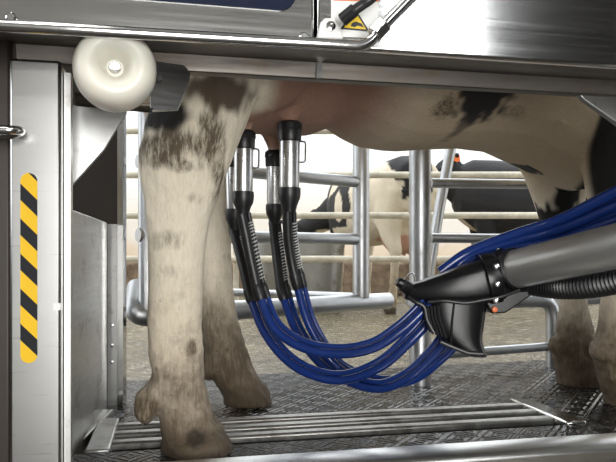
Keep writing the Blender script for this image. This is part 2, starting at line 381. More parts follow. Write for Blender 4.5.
# ------------------------------------------------------------------ left column
c0, c1 = RS(9, 200, TC)[0], RS(61, 200, TC)[0]; ztop = zat(35, 59, TC)
colm = thing('steel_column', 'brushed stainless column with hazard tape at the left edge', 'column', RL((c0 + c1) / 2, TC, -.27))
obj('post', MB().box(RL((c0 + c1) / 2, TC + .03, (ztop - .27) / 2), (c1 - c0) / 2, .03, (ztop + .27) / 2, (DR, NR, UP)), STEEL_C, colm, .004)
obj('side_flange', MB().prism([RL(c1 + .001, TC + .02, -.27), RL(c1 + .009, TC + .02, -.27), RL(c1 + .009, TC + .02, ztop - .01), RL(c1 + .001, TC + .02, ztop - .01)], NR * .02), STEEL_D, colm)
h0, h1 = RS(20.5, 200, TC)[0], RS(37.5, 200, TC)[0]; zh0, zh1 = zat(28, 363, TC), zat(28, 173, TC); r = (h1 - h0) / 2; hc = (h0 + h1) / 2
pp = [(hc + r * math.cos(a), zh1 - r + r * math.sin(a)) for a in [i * math.pi / 10 for i in range(11)]] + [(hc - r * math.cos(a), zh0 + r - r * math.sin(a)) for a in [i * math.pi / 10 for i in range(11)]]
obj('hazard_tape', MB().prism([RL(a, TC - .0012, b) for a, b in pp], NR * .002), HAZ, colm)['label'] = 'yellow and black striped hazard tape'
flat([RS(u, v, TC) for u, v in ((54, 303), (54, 310), (61, 310), (61, 303))], TC - .002, .003, WHITE, 'small_sticker', colm)
hk = obj('hook_rod', MB().tube(corner([RP(-60, 129, TC - .035), RP(14, 130, TC - .035), RP(22, 131, TC - .02), RP(14, 135, TC + .0), RP(-10, 135, TC + .02)], .02), .0055, 12), STEEL_P)
tag(hk, 'bent polished steel rod poking in at the left picture edge', 'rod')
dk = obj('side_cabinet', MB().box(RL(RS(-62, 200, TC + .02)[0], TC + .10, .25), .088, .08, .52, (DR, NR, UP)), DARKWALL, bevel=.006)
tag(dk, 'dark cabinet side left of the stainless column', 'cabinet')
# triangular gusset, inner panel, dark back panel, upright strip behind the column
gus = obj('gusset_plate', MB().prism([RP(66, 104, 1.00), RP(127, 112, 1.00), RP(104, 150, 1.0), RP(70, 188, 1.00), RP(66, 190, 1.0)], NR * .006), STEEL_D, bevel=.001)
tag(gus, 'triangular stainless gusset plate below the white roller', 'gusset')
fp, bpn = P(62, 205, 1.09), P(107, 222, 1.58)
def vert(p, z): return Vector((p.x, p.y, z))
pan = obj('splash_guard', MB().prism([vert(fp, 0.0), vert(bpn, 0.0), bpn, fp], Vector((-.012, .001, 0))), STEEL_D, bevel=.004)
tag(pan, 'tall dull stainless side panel with sloping top beside the column', 'panel')
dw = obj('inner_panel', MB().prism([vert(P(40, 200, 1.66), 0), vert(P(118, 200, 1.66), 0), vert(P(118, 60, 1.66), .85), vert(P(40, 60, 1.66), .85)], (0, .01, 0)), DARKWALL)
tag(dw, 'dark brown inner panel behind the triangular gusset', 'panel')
up = thing('upright_strip', 'narrow perforated stainless upright behind the side panel', 'upright', vert(P(114, 200, 1.6), 0))
obj('front_flange', MB().prism([vert(P(107.5, 200, 1.60), 0), vert(P(117, 200, 1.60), 0), vert(P(117, 105, 1.60), .455), vert(P(107.5, 105, 1.60), .455)], (0, .004, 0)), STEEL_D, up)
obj('side_flange', MB().prism([vert(P(117.3, 200, 1.60), 0), vert(P(123, 200, 1.60), 0), vert(P(123, 105, 1.60), .80), vert(P(117.3, 105, 1.60), .80)], (0, .03, 0)), STEEL, up)
for v in (325, 345, 362):
    obj('bolt', MB().lathe([(0, -.002), (.004, 0), (.004, .003), (0, .004)], P(112, v, 1.60), (0, -1, 0), 10), STEEL_P, up)

# ------------------------------------------------------------------ roller and bracket
rb = thing('roller_bracket', 'folded stainless bracket carrying the white roller', 'bracket', RP(130, 110, .95))
obj('base_plate', MB().prism([RP(73, 92, .93), RP(75, 106, .90), RP(152, 113, .90), RP(154, 104, .93)], NR * .01 + UP * .002), STEEL, rb, .001)
obj('side_plate', MB().prism([RP(150, 111.5, .915), RP(178, 110, .93), RP(190, 80, .95), RP(190, 66, .95), RP(150, 60, .93)], NR * .006), STEEL_D, rb, .001)
obj('hole', MB().lathe([(0, 0), (.0045, 0), (.0045, .002), (0, .002)], RP(159, 78, .919), -NR, 14), PITM, rb)
ro = thing('nylon_roller', 'fat white nylon bumper roller with a dimpled centre', 'roller', RP(115, 110, .86))
rc = RP(115, 69, .845)
ax = (-NR + DR * .06 - UP * .02).normalized()
rr = 38.6 / F * .86
obj('roller_body', MB().lathe([(0, -.045), (.6 * rr, -.045), (.86 * rr, -.04), (.96 * rr, -.028), (rr, -.01), (.985 * rr, .006), (.93 * rr, .018), (.83 * rr, .0265), (.68 * rr, .031), (.52 * rr, .030), (.40 * rr, .025), (.30 * rr, .016), (.24 * rr, .008), (.2 * rr, .004), (0, .004)], rc, ax, 56), NYLON, ro, smooth=60)
b_ = obj('bolt', MB().lathe([(0, .003), (.0075, .004), (.0075, .008), (.006, .0095), (.0035, .0095), (.0035, .006), (0, .006)], rc, ax, 20), STEEL_P, ro)
obj('axle', MB().tube([rc - ax * .044, rc - ax * .085], .010, 14), STEEL_D, ro)

# ================================================================== GALVANISED GATES
gt = thing('side_gate', 'galvanised tube gate standing behind the hind legs', 'gate', vert(P(260, 300, 1.95), .2))
GL, GRt = P(148, 314, 1.72), P(361, 300, 2.2)
zb_ = .222
a = Vector((GL.x, GL.y, zb_)); b = Vector((GRt.x, GRt.y, zb_)); d = (b - a).normalized()
end = b + d * .13
obj('bottom_tube', MB().tube(corner([a - d * .035 + Vector((-.02, .10, .07)), a - d * .04, end], .05, 8), .0285, 18), GALV, gt)
obj('post', MB().tube([a + UP * .015, a + UP * 1.1], .0255, 18), GALV, gt)
tp = obj('post', MB().tube([b + UP * .018, b + UP * 1.1], .0285, 18), GALV, gt)
for z in (.622, .432):
    pa, pb = Vector((a.x, a.y, z)) - d * .028, Vector((b.x, b.y, z)) - d * .01
    obj('rail', MB().tube([pa, pb], .0185, 16), GALV, gt)
obj('lower_rail', MB().tube([P(200, 291.5, 2.05), P(352, 296, 2.5)], .013, 12), GALV, gt)
# stall post and front rails
sp_ = thing('stall_post', 'thick upright galvanised post in the middle of the picture', 'post', FL(420, 386))
bs = FL(420, 386)
obj('tube', MB().tube([bs, bs + UP * 1.25], .0315, 24), GALV, sp_)
obj('clamp', MB().lathe([(.033, 0), (.042, 0), (.042, .045), (.033, .045)], P(420, 305, 1.93), (0, 0, 1), 24), GALV, sp_)
rg = thing('stall_rails', 'two grey galvanised rails running from the middle post behind the forelegs', 'rails', P(520, 240, 2.05))
obj('rail', MB().tube([P(431, 183, 1.95), P(660, 186, 2.12)], .0145, 14), GALV, rg)
obj('rail', MB().tube([P(431, 238, 1.95), P(660, 240, 2.12)], .0145, 14), GALV, rg)
lf = thing('low_frame', 'low galvanised tube frame beside the far foreleg', 'frame', FL(553, 368))
fb = FL(553, 368)
obj('bent_tube', MB().tube(corner([fb, P(553, 300, 2.22), P(434, 303, 2.08)], .06), .024, 18), GALV, lf)
obj('floor_rail', MB().tube([P(434, 355, 2.06), P(550, 346.5, 2.22)], .0145, 14), GALV, lf)
obj('side_rail', MB().tube([P(556, 300, 2.24), P(690, 292, 2.4)], .024, 14), GALV, lf)
br = obj('diagonal_bar', MB().tube([P(462, 90, 2.75), P(440, 205, 2.75), P(424, 300, 2.75), P(415, 346, 2.75)], .022, 14), GALV)
tag(br, 'slanted pale steel bar just right of the middle post', 'bar')

# ------------------------------------------------------------------ cream yard fence
yf = thing('yard_fence', 'cream painted tubular fence in front of the background cows', 'fence', (.4, 4.0, 0))
for v in (131, 175, 215.5, 259):
    z = H + (HV - v) / F * 4.0
    obj('rail', MB().tube([(-3.1, 4.0, z), (5.1, 4.0, z)], .0205, 12), CREAM, yf)
for u in (236, 640, 800):
    p = P(u, 255, 4.04); obj('post', MB().tube([vert(p, 0), vert(p, 1.3)], .019, 12), CREAM, yf)
# trough
tg = thing('water_trough', 'grey zinc water trough behind the tube gate', 'trough', vert(P(297, 300, 4.45), 0))
tc_ = P(297, 300, 4.45); prof_t = []
rings = []
for z, k in ((0, .9), (.02, .93), (.40, 1.0), (.44, 1.03), (.46, 1.04), (.475, 1.03), (.475, .97), (.2, .93)):
    ring = []
    for i in range(40):
        a_ = 2 * math.pi * i / 40; cx, sx = math.cos(a_), math.sin(a_)
        ring.append(Vector((tc_.x + .31 * k * math.copysign(abs(cx) ** .5, cx), tc_.y + .22 * k * math.copysign(abs(sx) ** .5, sx), z)))
    rings.append(ring)
obj('tank', MB().loft(rings), TROUGHM, tg)
wr = [[p * .0 + Vector((tc_.x + (p.x - tc_.x) * .94, tc_.y + (p.y - tc_.y) * .94, zz)) for p in rings[5]] for zz in (.33, .335)]
obj('water', MB().loft(wr), plain('trough_water', (.05, .06, .06), .05, 0), tg)

# ================================================================== COWS
def ell(cx, cy, cz, e1, e2, n=22, p=1.0):
    out = []
    for i in range(n):
        a_ = 2 * math.pi * i / n; c_, s_ = math.cos(a_), math.sin(a_)
        if p != 1.0: c_ = math.copysign(abs(c_) ** p, c_); s_ = math.copysign(abs(s_) ** p, s_)
        out.append(Vector((cx, cy, cz)) + e1 * c_ + e2 * s_)
    return out
EX, EY, EZ = Vector((1, 0, 0)), Vector((0, 1, 0)), Vector((0, 0, 1))
def chain(mb, pts, n=20):                            # pts: (x,y,z, half in xz-plane, half lateral) along a path in the xz-plane
    rings = []
    V = [Vector(p[:3]) for p in pts]
    for i, p in enumerate(pts):
        t = (V[min(i + 1, len(V) - 1)] - V[max(i - 1, 0)]).normalized()
        lat = (EY - t * t.dot(EY)).normalized(); q = t.cross(lat)
        rings.append(ell(*p[:3], q * p[3], lat * p[4], n))
    mb.loft(rings)
def blob(mb, c, r, n=16, m=9):
    rings = []
    for k in range(m):
        a_ = math.pi * (k + .35) / (m - .3)
        rings.append(ell(c[0], c[1], c[2] + r[2] * math.cos(a_), EX * r[0] * math.sin(a_), EY * r[1] * math.sin(a_), n))
    mb.loft(rings)
def head(mb, base, ang, sc=1.0, roll=0):
    """head from poll at base; ang = pitch of the face below horizontal (rad); local +x is forward"""
    f = Vector((math.cos(ang), 0, -math.sin(ang))); n_ = Vector((math.sin(ang), 0, math.cos(ang)))
    b = Vector(base)
    sec = [(-.07, .0, .07, .07), (0, 0, .115, .105), (.10, -.01, .125, .115), (.2, -.03, .11, .095), (.32, -.05, .085, .07), (.42, -.06, .075, .068), (.48, -.065, .065, .066), (.515, -.065, .035, .045)]
    mb.loft([ell(*(b + f * d_ * sc + n_ * o_ * sc), n_ * h_ * sc, EY * w_ * sc, 18) for d_, o_, h_, w_ in sec])
    for sgn in (-1, 1):                               # ears
        e0 = b + n_ * .04 * sc + EY * sgn * .09 * sc
        ear = [(0, .022), (.06, .042), (.12, .045), (.17, .03), (.20, .008)]
        mb.loft([ell(*(e0 + (EY * sgn * .95 + n_ * .12 - f * .2).normalized() * d_ * sc), n_ * w_ * sc, f * .021 * sc, 12) for d_, w_ in ear])
    return b + f * .13 * sc, f, n_

def build_body(mb, name, coatfn, origin, yaw, voxel=.01, smooth=3):
    me = bpy.data.meshes.new('raw'); me.from_pydata(mb.v, [], mb.f)
    b = bmesh.new(); b.from_mesh(me); bmesh.ops.recalc_face_normals(b, faces=b.faces); bmesh.ops.triangulate(b, faces=[f for f in b.faces if len(f.verts) > 4]); b.to_mesh(me); b.free()
    tmp = bpy.data.objects.new('raw', me); COL.objects.link(tmp)
    r_ = tmp.modifiers.new('r', 'REMESH'); r_.mode = 'VOXEL'; r_.voxel_size = voxel
    s_ = tmp.modifiers.new('s', 'SMOOTH'); s_.factor = .5; s_.iterations = smooth
    dg = bpy.context.evaluated_depsgraph_get(); dg.update()
    out = bpy.data.meshes.new_from_object(tmp.evaluated_get(dg)); bpy.data.objects.remove(tmp)
    out.name = name
    if voxel < .01:
        cos = [v.co.copy() for v in out.vertices]; nrs = [v.normal.copy() for v in out.vertices]; flatc = []
        for c_, n_ in zip(cos, nrs):
            if c_.z < .34:
                c_ = c_ + n_ * (noise.noise(c_ * 55) * .0035 + noise.noise(c_ * 22) * .004) * (1 - sst(c_.z, .12, .34))
            elif c_.z > .42 and c_.x < .1:
                c_ = c_ + n_ * noise.noise(Vector((c_.x * 60, c_.y * 60, c_.z * 30))) * .0022
            flatc += [c_.x, c_.y, c_.z]
        out.vertices.foreach_set('co', flatc); out.update()
    at = out.color_attributes.new('coat', 'FLOAT_COLOR', 'POINT')
    buf = []
    for co in [v.co.copy() for v in out.vertices]:
        c = coatfn(co, None); buf += [c[0], c[1], c[2], c[3] if len(c) > 3 else 0.0]
    at.data.foreach_set('color', buf)
    out.shade_smooth(); out.materials.append(COAT)
    o = bpy.data.objects.new(name, out); COL.objects.link(o); o.location = origin; o.rotation_euler = (0, 0, yaw)
    return o
def lerp3(a, b, t): return tuple(a[i] * (1 - t) + b[i] * t for i in range(3))
def sst(x, a, b):
    t = max(0, min(1, (x - a) / (b - a))); return t * t * (3 - 2 * t)
WHT, BLK, BRN, PINK, DIRT, HOOF = (.86, .785, .64), (.014, .013, .013), (.075, .048, .032), (.40, .235, .175), (.17, .125, .085), (.10, .08, .06)

# ---- the cow being milked
CO, YAW = Vector((-.17, 1.41, 0)), math.radians(20)
cc, ss = math.cos(YAW), math.sin(YAW)
def L(u, v, y):                                      # pixel -> (x', z) on the cow's lateral plane y'
    a_ = (u - CX) / F
    # world: X = ox + x c - y s ; Y = oy + x s + y c ; X = a Y
    x = (a_ * (CO.y + y * cc) - CO.x + y * ss) / (cc - a_ * ss)
    Y = CO.y + x * ss + y * cc
    return x, H + (HV - v) / F * Y
def legrows(mb, rows, y, ratio, yend=None, n=22, pad=1.0):
    rings = []
    for k, (v, ul, ur) in enumerate(rows):
        t = k / (len(rows) - 1); yy = y + ((yend - y) * t if yend is not None else 0)
        rt = ratio[0] * (1 - t) + ratio[1] * t
        x0, z0 = L(ul, v, yy); x1, z1 = L(ur, v, yy)
        a_ = (x1 - x0) / 2 * pad
        rings.append(ell((x0 + x1) / 2, yy, (z0 + z1) / 2, EX * a_, EY * a_ * rt, n))
    mb.loft(rings)
cm = MB()
NH = [(40, 176, 290), (60, 166, 275), (80, 158, 261), (100, 151, 254), (115, 147, 249), (135, 143, 241), (150, 139, 235), (165, 138, 229), (185, 141, 222), (205, 145, 214), (225, 146.5, 209), (250, 147.5, 205),
      (280, 148, 203), (320, 147, 202), (350, 148, 203), (375, 151, 205), (395, 156, 208), (412, 160, 213), (425, 162, 220), (440, 162, 229), (452, 162, 236), (459, 163, 236)]
legrows(cm, NH, -.17, (.75, .95))
x, z = L(146, 408, -.17); blob(cm, (x, -.155, z), (.02, .024, .034))
x, z = L(143, 414, -.17); blob(cm, (x + .004, -.16, z - .004), (.016, .02, .016))
x, z = L(155, 396, -.17); blob(cm, (x, -.165, z), (.016, .026, .034))
x, z = L(145, 158, -.17); blob(cm, (x + .012, -.17, z), (.024, .03, .04))
x, z = L(186, 440, -.17); blob(cm, (x + .02, -.20, z - .01), (.055, .045, .032))
FH = [(100, 185, 255), (140, 190, 246), (170, 191, 240), (200, 194, 233), (225, 197, 232), (250, 198, 231), (280, 199, 232), (310, 200, 236), (335, 202, 242), (355, 204, 248), (370, 208, 254), (382, 214, 262), (394, 222, 269), (404, 225, 271)]
legrows(cm, FH, .21, (.7, 1.0))
x, z = L(207, 369, .21); blob(cm, (x, .21, z), (.022, .03, .03))
FF = [(120, 500, 610), (150, 514, 598), (175, 529, 588), (200, 537, 580), (225, 545, 580), (245, 551, 582), (265, 558, 583), (285, 562, 583), (300, 563, 584), (320, 561, 587), (338, 558, 592), (352, 557, 595), (366, 560, 599), (378, 562, 602), (386, 563, 603)]
legrows(cm, FF, .16, (.8, 1.0))
x, z = L(556, 346, .16); blob(cm, (x, .16, z), (.02, .03, .028))
NF = [(80, 580, 668), (110, 582, 662), (150, 588, 652), (190, 592, 644), (215, 597, 640), (240, 601, 637), (270, 605, 637), (300, 606, 638), (325, 603, 640), (345, 600, 644), (360, 601, 648), (378, 606, 653), (395, 611, 658), (404, 612, 659)]
legrows(cm, NF, -.12, (.8, 1.0))
x, z = L(600, 350, -.12); blob(cm, (x, -.12, z), (.02, .03, .028))
# torso: bottom line from the photograph's belly contour at the centre plane
bl = [(200, 60), (240, 75), (300, 108), (328, 119), (346, 124), (366, 136), (384, 144), (410, 148), (440, 146), (480, 145), (515, 150), (550, 168), (585, 190), (612, 185)]
rings = []
first = [(-.40, 1.10, .10, .10), (-.36, 1.08, .24, .2)]
for x, zc_, hh, ww in first: rings.append(ell(x, .02, zc_, EY * ww, EZ * hh, 30))
for (u, v), w_ in zip(bl, (.27, .28, .29, .30, .31, .33, .345, .35, .35, .34, .32, .29, .26, .23)):
    x, zb0 = L(u, v, 0.0); zt = 1.38
    rings.append(ell(x, .02, (zb0 + zt) / 2, EY * w_, EZ * (zt - zb0) / 2, 30, .85))
x, zb0 = L(640, 165, 0); rings.append(ell(x + .03, .02, 1.0, EY * .17, EZ * .3, 30))
cm.loft(rings)
# thighs (near and far haunch masses)
for sy in (-.12, .16):
    blob(cm, (-.02, sy, 1.0), (.26, .15, .36))
# shoulder masses
blob(cm, (1.05, -.13, .98), (.2, .13, .34)); blob(cm, (1.08, .16, .98), (.2, .13, .34))
# udder
uq = [(-.03, .02), (.02, .02), (.16, .02), (.26, .02)]
def tz(u, v, Y): return H + (HV - v) / F * Y
rings = []
for x, zb0, hw in ((-.14, .80, .10), (-.09, .70, .15), (-.02, .665, .175), (.06, .655, .185), (.14, .65, .185), (.20, .655, .17), (.26, .68, .14), (.32, .74, .09)):
    rings.append(ell(x, .02, (zb0 + .98) / 2, EY * hw, EZ * (.98 - zb0) / 2, 26, .8))
cm.loft(rings)
# neck, head, tail
chain(cm, [(1.10, .02, 1.05, .30, .2), (1.3, .02, 1.06, .24, .15), (1.5, .02, 1.05, .19, .12), (1.68, .02, 1.03, .15, .105), (1.76, .02, 1.02, .12, .1)])
eye0, hf, hn = head(cm, (1.75, .02, 1.06), .75)
chain(cm, [(-.36, .02, 1.36, .04, .04), (-.42, .03, 1.25, .03, .03), (-.43, .04, 1.0, .022, .022), (-.42, .04, .75, .02, .02), (-.41, .04, .60, .035, .035), (-.40, .04, .42, .03, .03), (-.40, .04, .38, .01, .01)])
# teat cup positions (world) : near front, near rear, far front, far rear
CUPS = [(290, 122, 1.37, 11.0, 'B'), (244, 131, 1.33, 10.5, 'A'), (274.5, 151, 1.55, 8.6, 'C'), (233, 150, 1.52, 8.8, 'D')]
def toloc(p):
    q = p - CO; return Vector((q.x * cc + q.y * ss, -q.x * ss + q.y * cc, q.z))
for u, v, Y, rpx, k in CUPS:
    q = toloc(P(u, v, Y))
    chain(cm, [(q.x, q.y, q.z + .10, .045, .045), (q.x, q.y, q.z + .045, .034, .034), (q.x, q.y, q.z + .01, .017, .017), (q.x, q.y, q.z - .02, .014, .014)], 12)

def proj(co):                                        # local -> pixel, used to place colour patches where the photo shows them
    X = CO.x + co.x * cc - co.y * ss; Y = CO.y + co.x * ss + co.y * cc
    return CX + F * X / Y, HV - F * (co.z - H) / Y
# colour patches in the cow's own side-view coordinates (x', z), lateral side, radius
def patch(u, v, y, rx, rz, col, amt=1.0, edge=.35, ns=14): 
    x, z = L(u, v, y); return (x, z, y, rx, rz, col, amt, edge, ns)
PATCH = [patch(222, 90, -.25, .060, .034, BRN, .95, .4), patch(206, 102, -.2, .018, .028, BRN, .8, .5),
         patch(160, 150, -.2, .042, .034, (.10, .075, .045), .85, .55), patch(207, 140, -.2, .026, .06, (.12, .085, .055), .8, .7), patch(217, 178, -.19, .016, .042, (.12, .085, .05), .8, .7), patch(186, 146, -.2, .045, .03, (.15, .105, .06), .75, .7), patch(180, 168, -.2, .02, .014, (.14, .1, .06), .7, .7),
         patch(162, 121, -.17, .038, .032, BLK, 1.0, .3), patch(190, 200, -.17, .02, .012, (.3, .2, .12), .4, .9), patch(165, 240, -.17, .03, .02, (.36, .27, .18), .45, .9),  # first entry: black area at the back of the near thigh
         patch(143, 408, -.16, .028, .03, (.22, .17, .12), .8, .5), patch(194, 433, -.19, .016, .015, BLK, 1.0, .35), patch(190, 348, -.2, .012, .02, (.05, .035, .025), .7, .6), patch(215, 330, .16, .03, .09, (.13, .095, .065), .6, .9),
         patch(483, 100, -.2, .065, .035, BLK, 1.0, .3), patch(444, 107, -.18, .03, .02, BRN, .7, .5), patch(450, 125, -.08, .02, .03, BLK, .7, .4), patch(505, 114, -.15, .05, .012, BRN, .5, .8), patch(460, 92, -.2, .02, .012, BLK, .7, .4),
         patch(524, 166, .10, .030, .055, BLK, 1.0, .25), patch(514, 152, .10, .04, .02, BLK, 1.0, .25), patch(572, 198, .08, .036, .055, BLK, 1.0, .25), patch(558, 226, .10, .07, .055, BLK, 1.0, .2), patch(560, 258, .12, .06, .06, BLK, 1.0, .2)]
def coat_main(co, nrm):
    nz = noise.noise(co * 14) * .5 + noise.noise(co * 37) * .3
    c = WHT; stain = 0.0
    if co.z < .30: stain = max(0, .50 + .55 * nz + (.2 if co.y > .08 or co.x > .6 else 0)) * (1 - sst(co.z, .1, .3))
    if .3 < co.z < .62 and co.x < .2: stain = max(0, noise.noise(co * 24) - .28) * .9
    # tan tint over flank and belly, pink on the udder
    ud = (1 - sst(abs(co.x - .09), .16, .30)) * (1 - sst(co.z, .76, .92)) * (1 - sst(abs(co.y), .2, .24)) * sst(co.z, .60, .64)
    c = lerp3(c, (.50, .375, .235), sst(co.x, .2, .45) * (1 - sst(co.x, 1.2, 1.3)) * sst(co.z, .5, .62) * .75)
    c = lerp3(c, PINK, ud * max(sst(co.y, -.17, -.13), sst(co.x, .02, .07)))
    if co.z < .42: c = lerp3(c, (.58, .47, .34), (.5 + .4 * nz) * (1 - sst(co.z, .12, .42)))
    if co.z < .24: c = lerp3(c, DIRT, max(0, min(1, (.75 + .5 * nz))) * (1 - sst(co.z, .06, .24)))
    if co.z < .09: c = lerp3(c, (.085, .065, .045), (1 - sst(co.z + .03 * nz, .045, .085)) * .85)
    if co.z < .34 and (co.x > .6 or co.y > .08): c = lerp3(c, (.15, .115, .08), max(0, min(1, .75 + .7 * nz)) * (1 - sst(co.z, .16, .36)) * .85)
    for x, z, y, rx, rz, col, amt, edge, ns in PATCH:
        if (co.y < .05) != (y < .05) : continue
        d_ = math.hypot((co.x - x) / rx, (co.z - z) / rz) + noise.noise(co * 38) * .35 + noise.noise(Vector((co.x * 70, co.y * 70, co.z * 25))) * .3
        w_ = 1 - sst(d_, 1 - edge, 1 + edge)
        if w_ > 0:
            if edge >= .5: stain = max(stain, w_ * amt)
            else: c = lerp3(c, col, w_ * amt)
    # black shoulder / forelegs
    sh = co.x - (.765 + .62 * max(0, co.y + .26) + .02 * noise.noise(co * 9))
    if co.y < .03 and co.z > .42 and sh > 0: c = lerp3(c, BLK, sst(sh, 0, .02))
    if co.x > 1.25: 
        c = BLK if noise.noise(co * 3.2) > -.15 else c
    if co.z > .85 and co.x < .85:
        d_ = noise.noise(co * 2.6 + Vector((4, 2, 1)))
        if d_ > .12: c = lerp3(c, BLK, sst(d_, .12, .16))
    return (*c, stain)
cow = build_body(cm, 'cow', coat_main, CO, YAW, .0056, 4)
tag(cow, 'white and dark patched dairy cow being milked, muddy hind leg in front', 'cow')
def eye(par, loc): 
    o = obj('eye', MB().lathe([(.018 * math.sin(a_), -.018 * math.cos(a_)) for a_ in [i * math.pi / 8 for i in range(9)]], (0, 0, 0), (0, 0, 1), 14), BLACKP); o.parent = par; o.location = loc; return o
for sg in (-1, 1): eye(cow, eye0 + EY * sg * .108 + hn * .03)

# ---- background cows
def stock_cow(name, coatfn, origin, yaw, sc, neck, hd, hang, voxel=.017, udder=True):
    m = MB()
    rings = []
    for x, zb0, zt, w_ in ((-.80, 1.0, 1.22, .10), (-.77, .86, 1.32, .22), (-.62, .74, 1.38, .29), (-.4, .66, 1.37, .31), (-.1, .60, 1.34, .35), (.2, .59, 1.33, .36), (.45, .62, 1.35, .33), (.65, .68, 1.36, .27), (.78, .78, 1.30, .2), (.84, .9, 1.2, .1)):
        rings.append(ell(x, 0, (zb0 + zt) / 2, EY * w_, EZ * (zt - zb0) / 2, 24, .85))
    m.loft(rings)
    for sy in (-1, 1):
        chain(m, [(-.55, sy * .17, 1.05, .26, .12), (-.55, sy * .19, .85, .19, .11), (-.62, sy * .19, .65, .095, .075), (-.68, sy * .18, .52, .062, .05), (-.66, sy * .18, .42, .045, .038), (-.63, sy * .18, .22, .04, .035), (-.61, sy * .18, .12, .055, .048), (-.57, sy * .18, .05, .065, .055), (-.56, sy * .18, .0, .07, .06)], 16)
        chain(m, [(.52, sy * .17, 1.0, .2, .11), (.55, sy * .18, .78, .12, .09), (.56, sy * .17, .62, .075, .06), (.57, sy * .16, .46, .055, .05), (.57, sy * .16, .38, .058, .05), (.57, sy * .16, .2, .04, .036), (.58, sy * .16, .12, .053, .046), (.61, sy * .16, .04, .062, .052), (.61, sy * .16, .0, .066, .056)], 16)
    if udder:
        m.loft([ell(x, 0, (zb0 + .8) / 2, EY * w_, EZ * (.8 - zb0) / 2, 18) for x, zb0, w_ in ((-.62, .66, .06), (-.56, .56, .13), (-.45, .51, .15), (-.32, .53, .14), (-.2, .62, .06))])
        for sx in (-.5, -.38):
            for sy in (-.07, .07): chain(m, [(sx, sy, .58, .03, .03), (sx, sy, .49, .016, .016), (sx, sy, .455, .012, .012)], 10)
    chain(m, neck)
    e0, f_, n_ = head(m, hd, hang)
    chain(m, [(-.78, 0, 1.33, .04, .04), (-.84, 0, 1.22, .03, .03), (-.85, 0, .95, .022, .022), (-.84, 0, .7, .022, .022), (-.83, 0, .55, .04, .04), (-.82, 0, .42, .02, .02)], 12)
    m.v = [v * sc for v in m.v]
    o = build_body(m, name, lambda co, nr: coatfn(co / sc, nr), origin, yaw, voxel, 2)
    for sg in (-1, 1): eye(o, (e0 + EY * sg * .106 + n_ * .03) * sc)
    return o, (e0, f_, n_)
def coat2(co, nr):
    f_ = noise.noise(co * 3.1 + Vector((1.3, .2, 5.1)))
    c = (.74, .66, .52)
    if co.z < .6: c = lerp3(c, (.40, .31, .2), (1 - sst(co.z, .1, .6)) * .7)
    if -.62 < co.x < -.2 and abs(co.y) < .15 and .48 < co.z < .68: c = lerp3(c, (.62, .34, .26), .85)
    if (f_ > .08 and co.z > .78 and co.x > -.3) or (co.x > .5 and f_ > -.22 and co.z > .6): c = BLK
    r_ = math.hypot((co.y - .06) / .17, (co.z - 1.2) / .22) + .5 * noise.noise(co * 9)
    if co.x < -.45 and r_ < 1: c = (.02, .02, .022)
    if co.z < .05: c = HOOF
    return c
s2 = .75
neck_dn = [(.62, 0, 1.05, .26, .18), (.82, .03, .98, .2, .13), (.98, .10, .86, .16, .11), (1.08, .16, .76, .13, .1)]
# rear view, walking away, head low to the left
rump = FL(411, 313); yaw2 = math.radians(111)
fw = Vector((math.cos(yaw2), math.sin(yaw2), 0))
c2, _ = stock_cow('cow', coat2, Vector((rump.x, rump.y, 0)) + fw * .62 * s2, yaw2, s2, [(.62, .0, 1.05, .26, .18), (.82, .10, .98, .19, .13), (.98, .26, .86, .15, .11), (1.05, .36, .78, .13, .1)], (1.05, .38, .80), .75)
tag(c2, 'white cow with black patches seen from behind beyond the cream fence', 'cow')
def coat3(co, nr):
    c = (.017, .016, .017)
    if co.z < .45: c = (.5, .44, .36)
    if co.x > .6 and co.z < .8 and abs(co.y) < .1: c = (.6, .52, .42)
    return c
s3 = .86
p3 = P(541, 255, 5.45)
c3, (e0, f_, n_) = stock_cow('cow', coat3, Vector((p3.x, p3.y, 0)), math.radians(176), s3, [(.55, 0, 1.06, .28, .2), (.72, 0, 1.10, .22, .15), (.84, 0, 1.16, .17, .12), (.92, 0, 1.2, .13, .1)], (.83, 0, 1.30), .6, voxel=.012, udder=False)
tag(c3, 'black cow standing side-on behind the forelegs with an orange ear tag', 'cow')
et = obj('ear_tag', MB().prism([(-.004, -.02, 0), (-.004, .02, 0), (-.004, .026, -.05), (-.004, 0, -.062), (-.004, -.026, -.05)], (.008, 0, 0)), ORANGE, bevel=.002)
et.parent = c3; et.location = (.835 * s3, .25 * s3, 1.305 * s3); et.rotation_euler = (0, 0, 1.4)

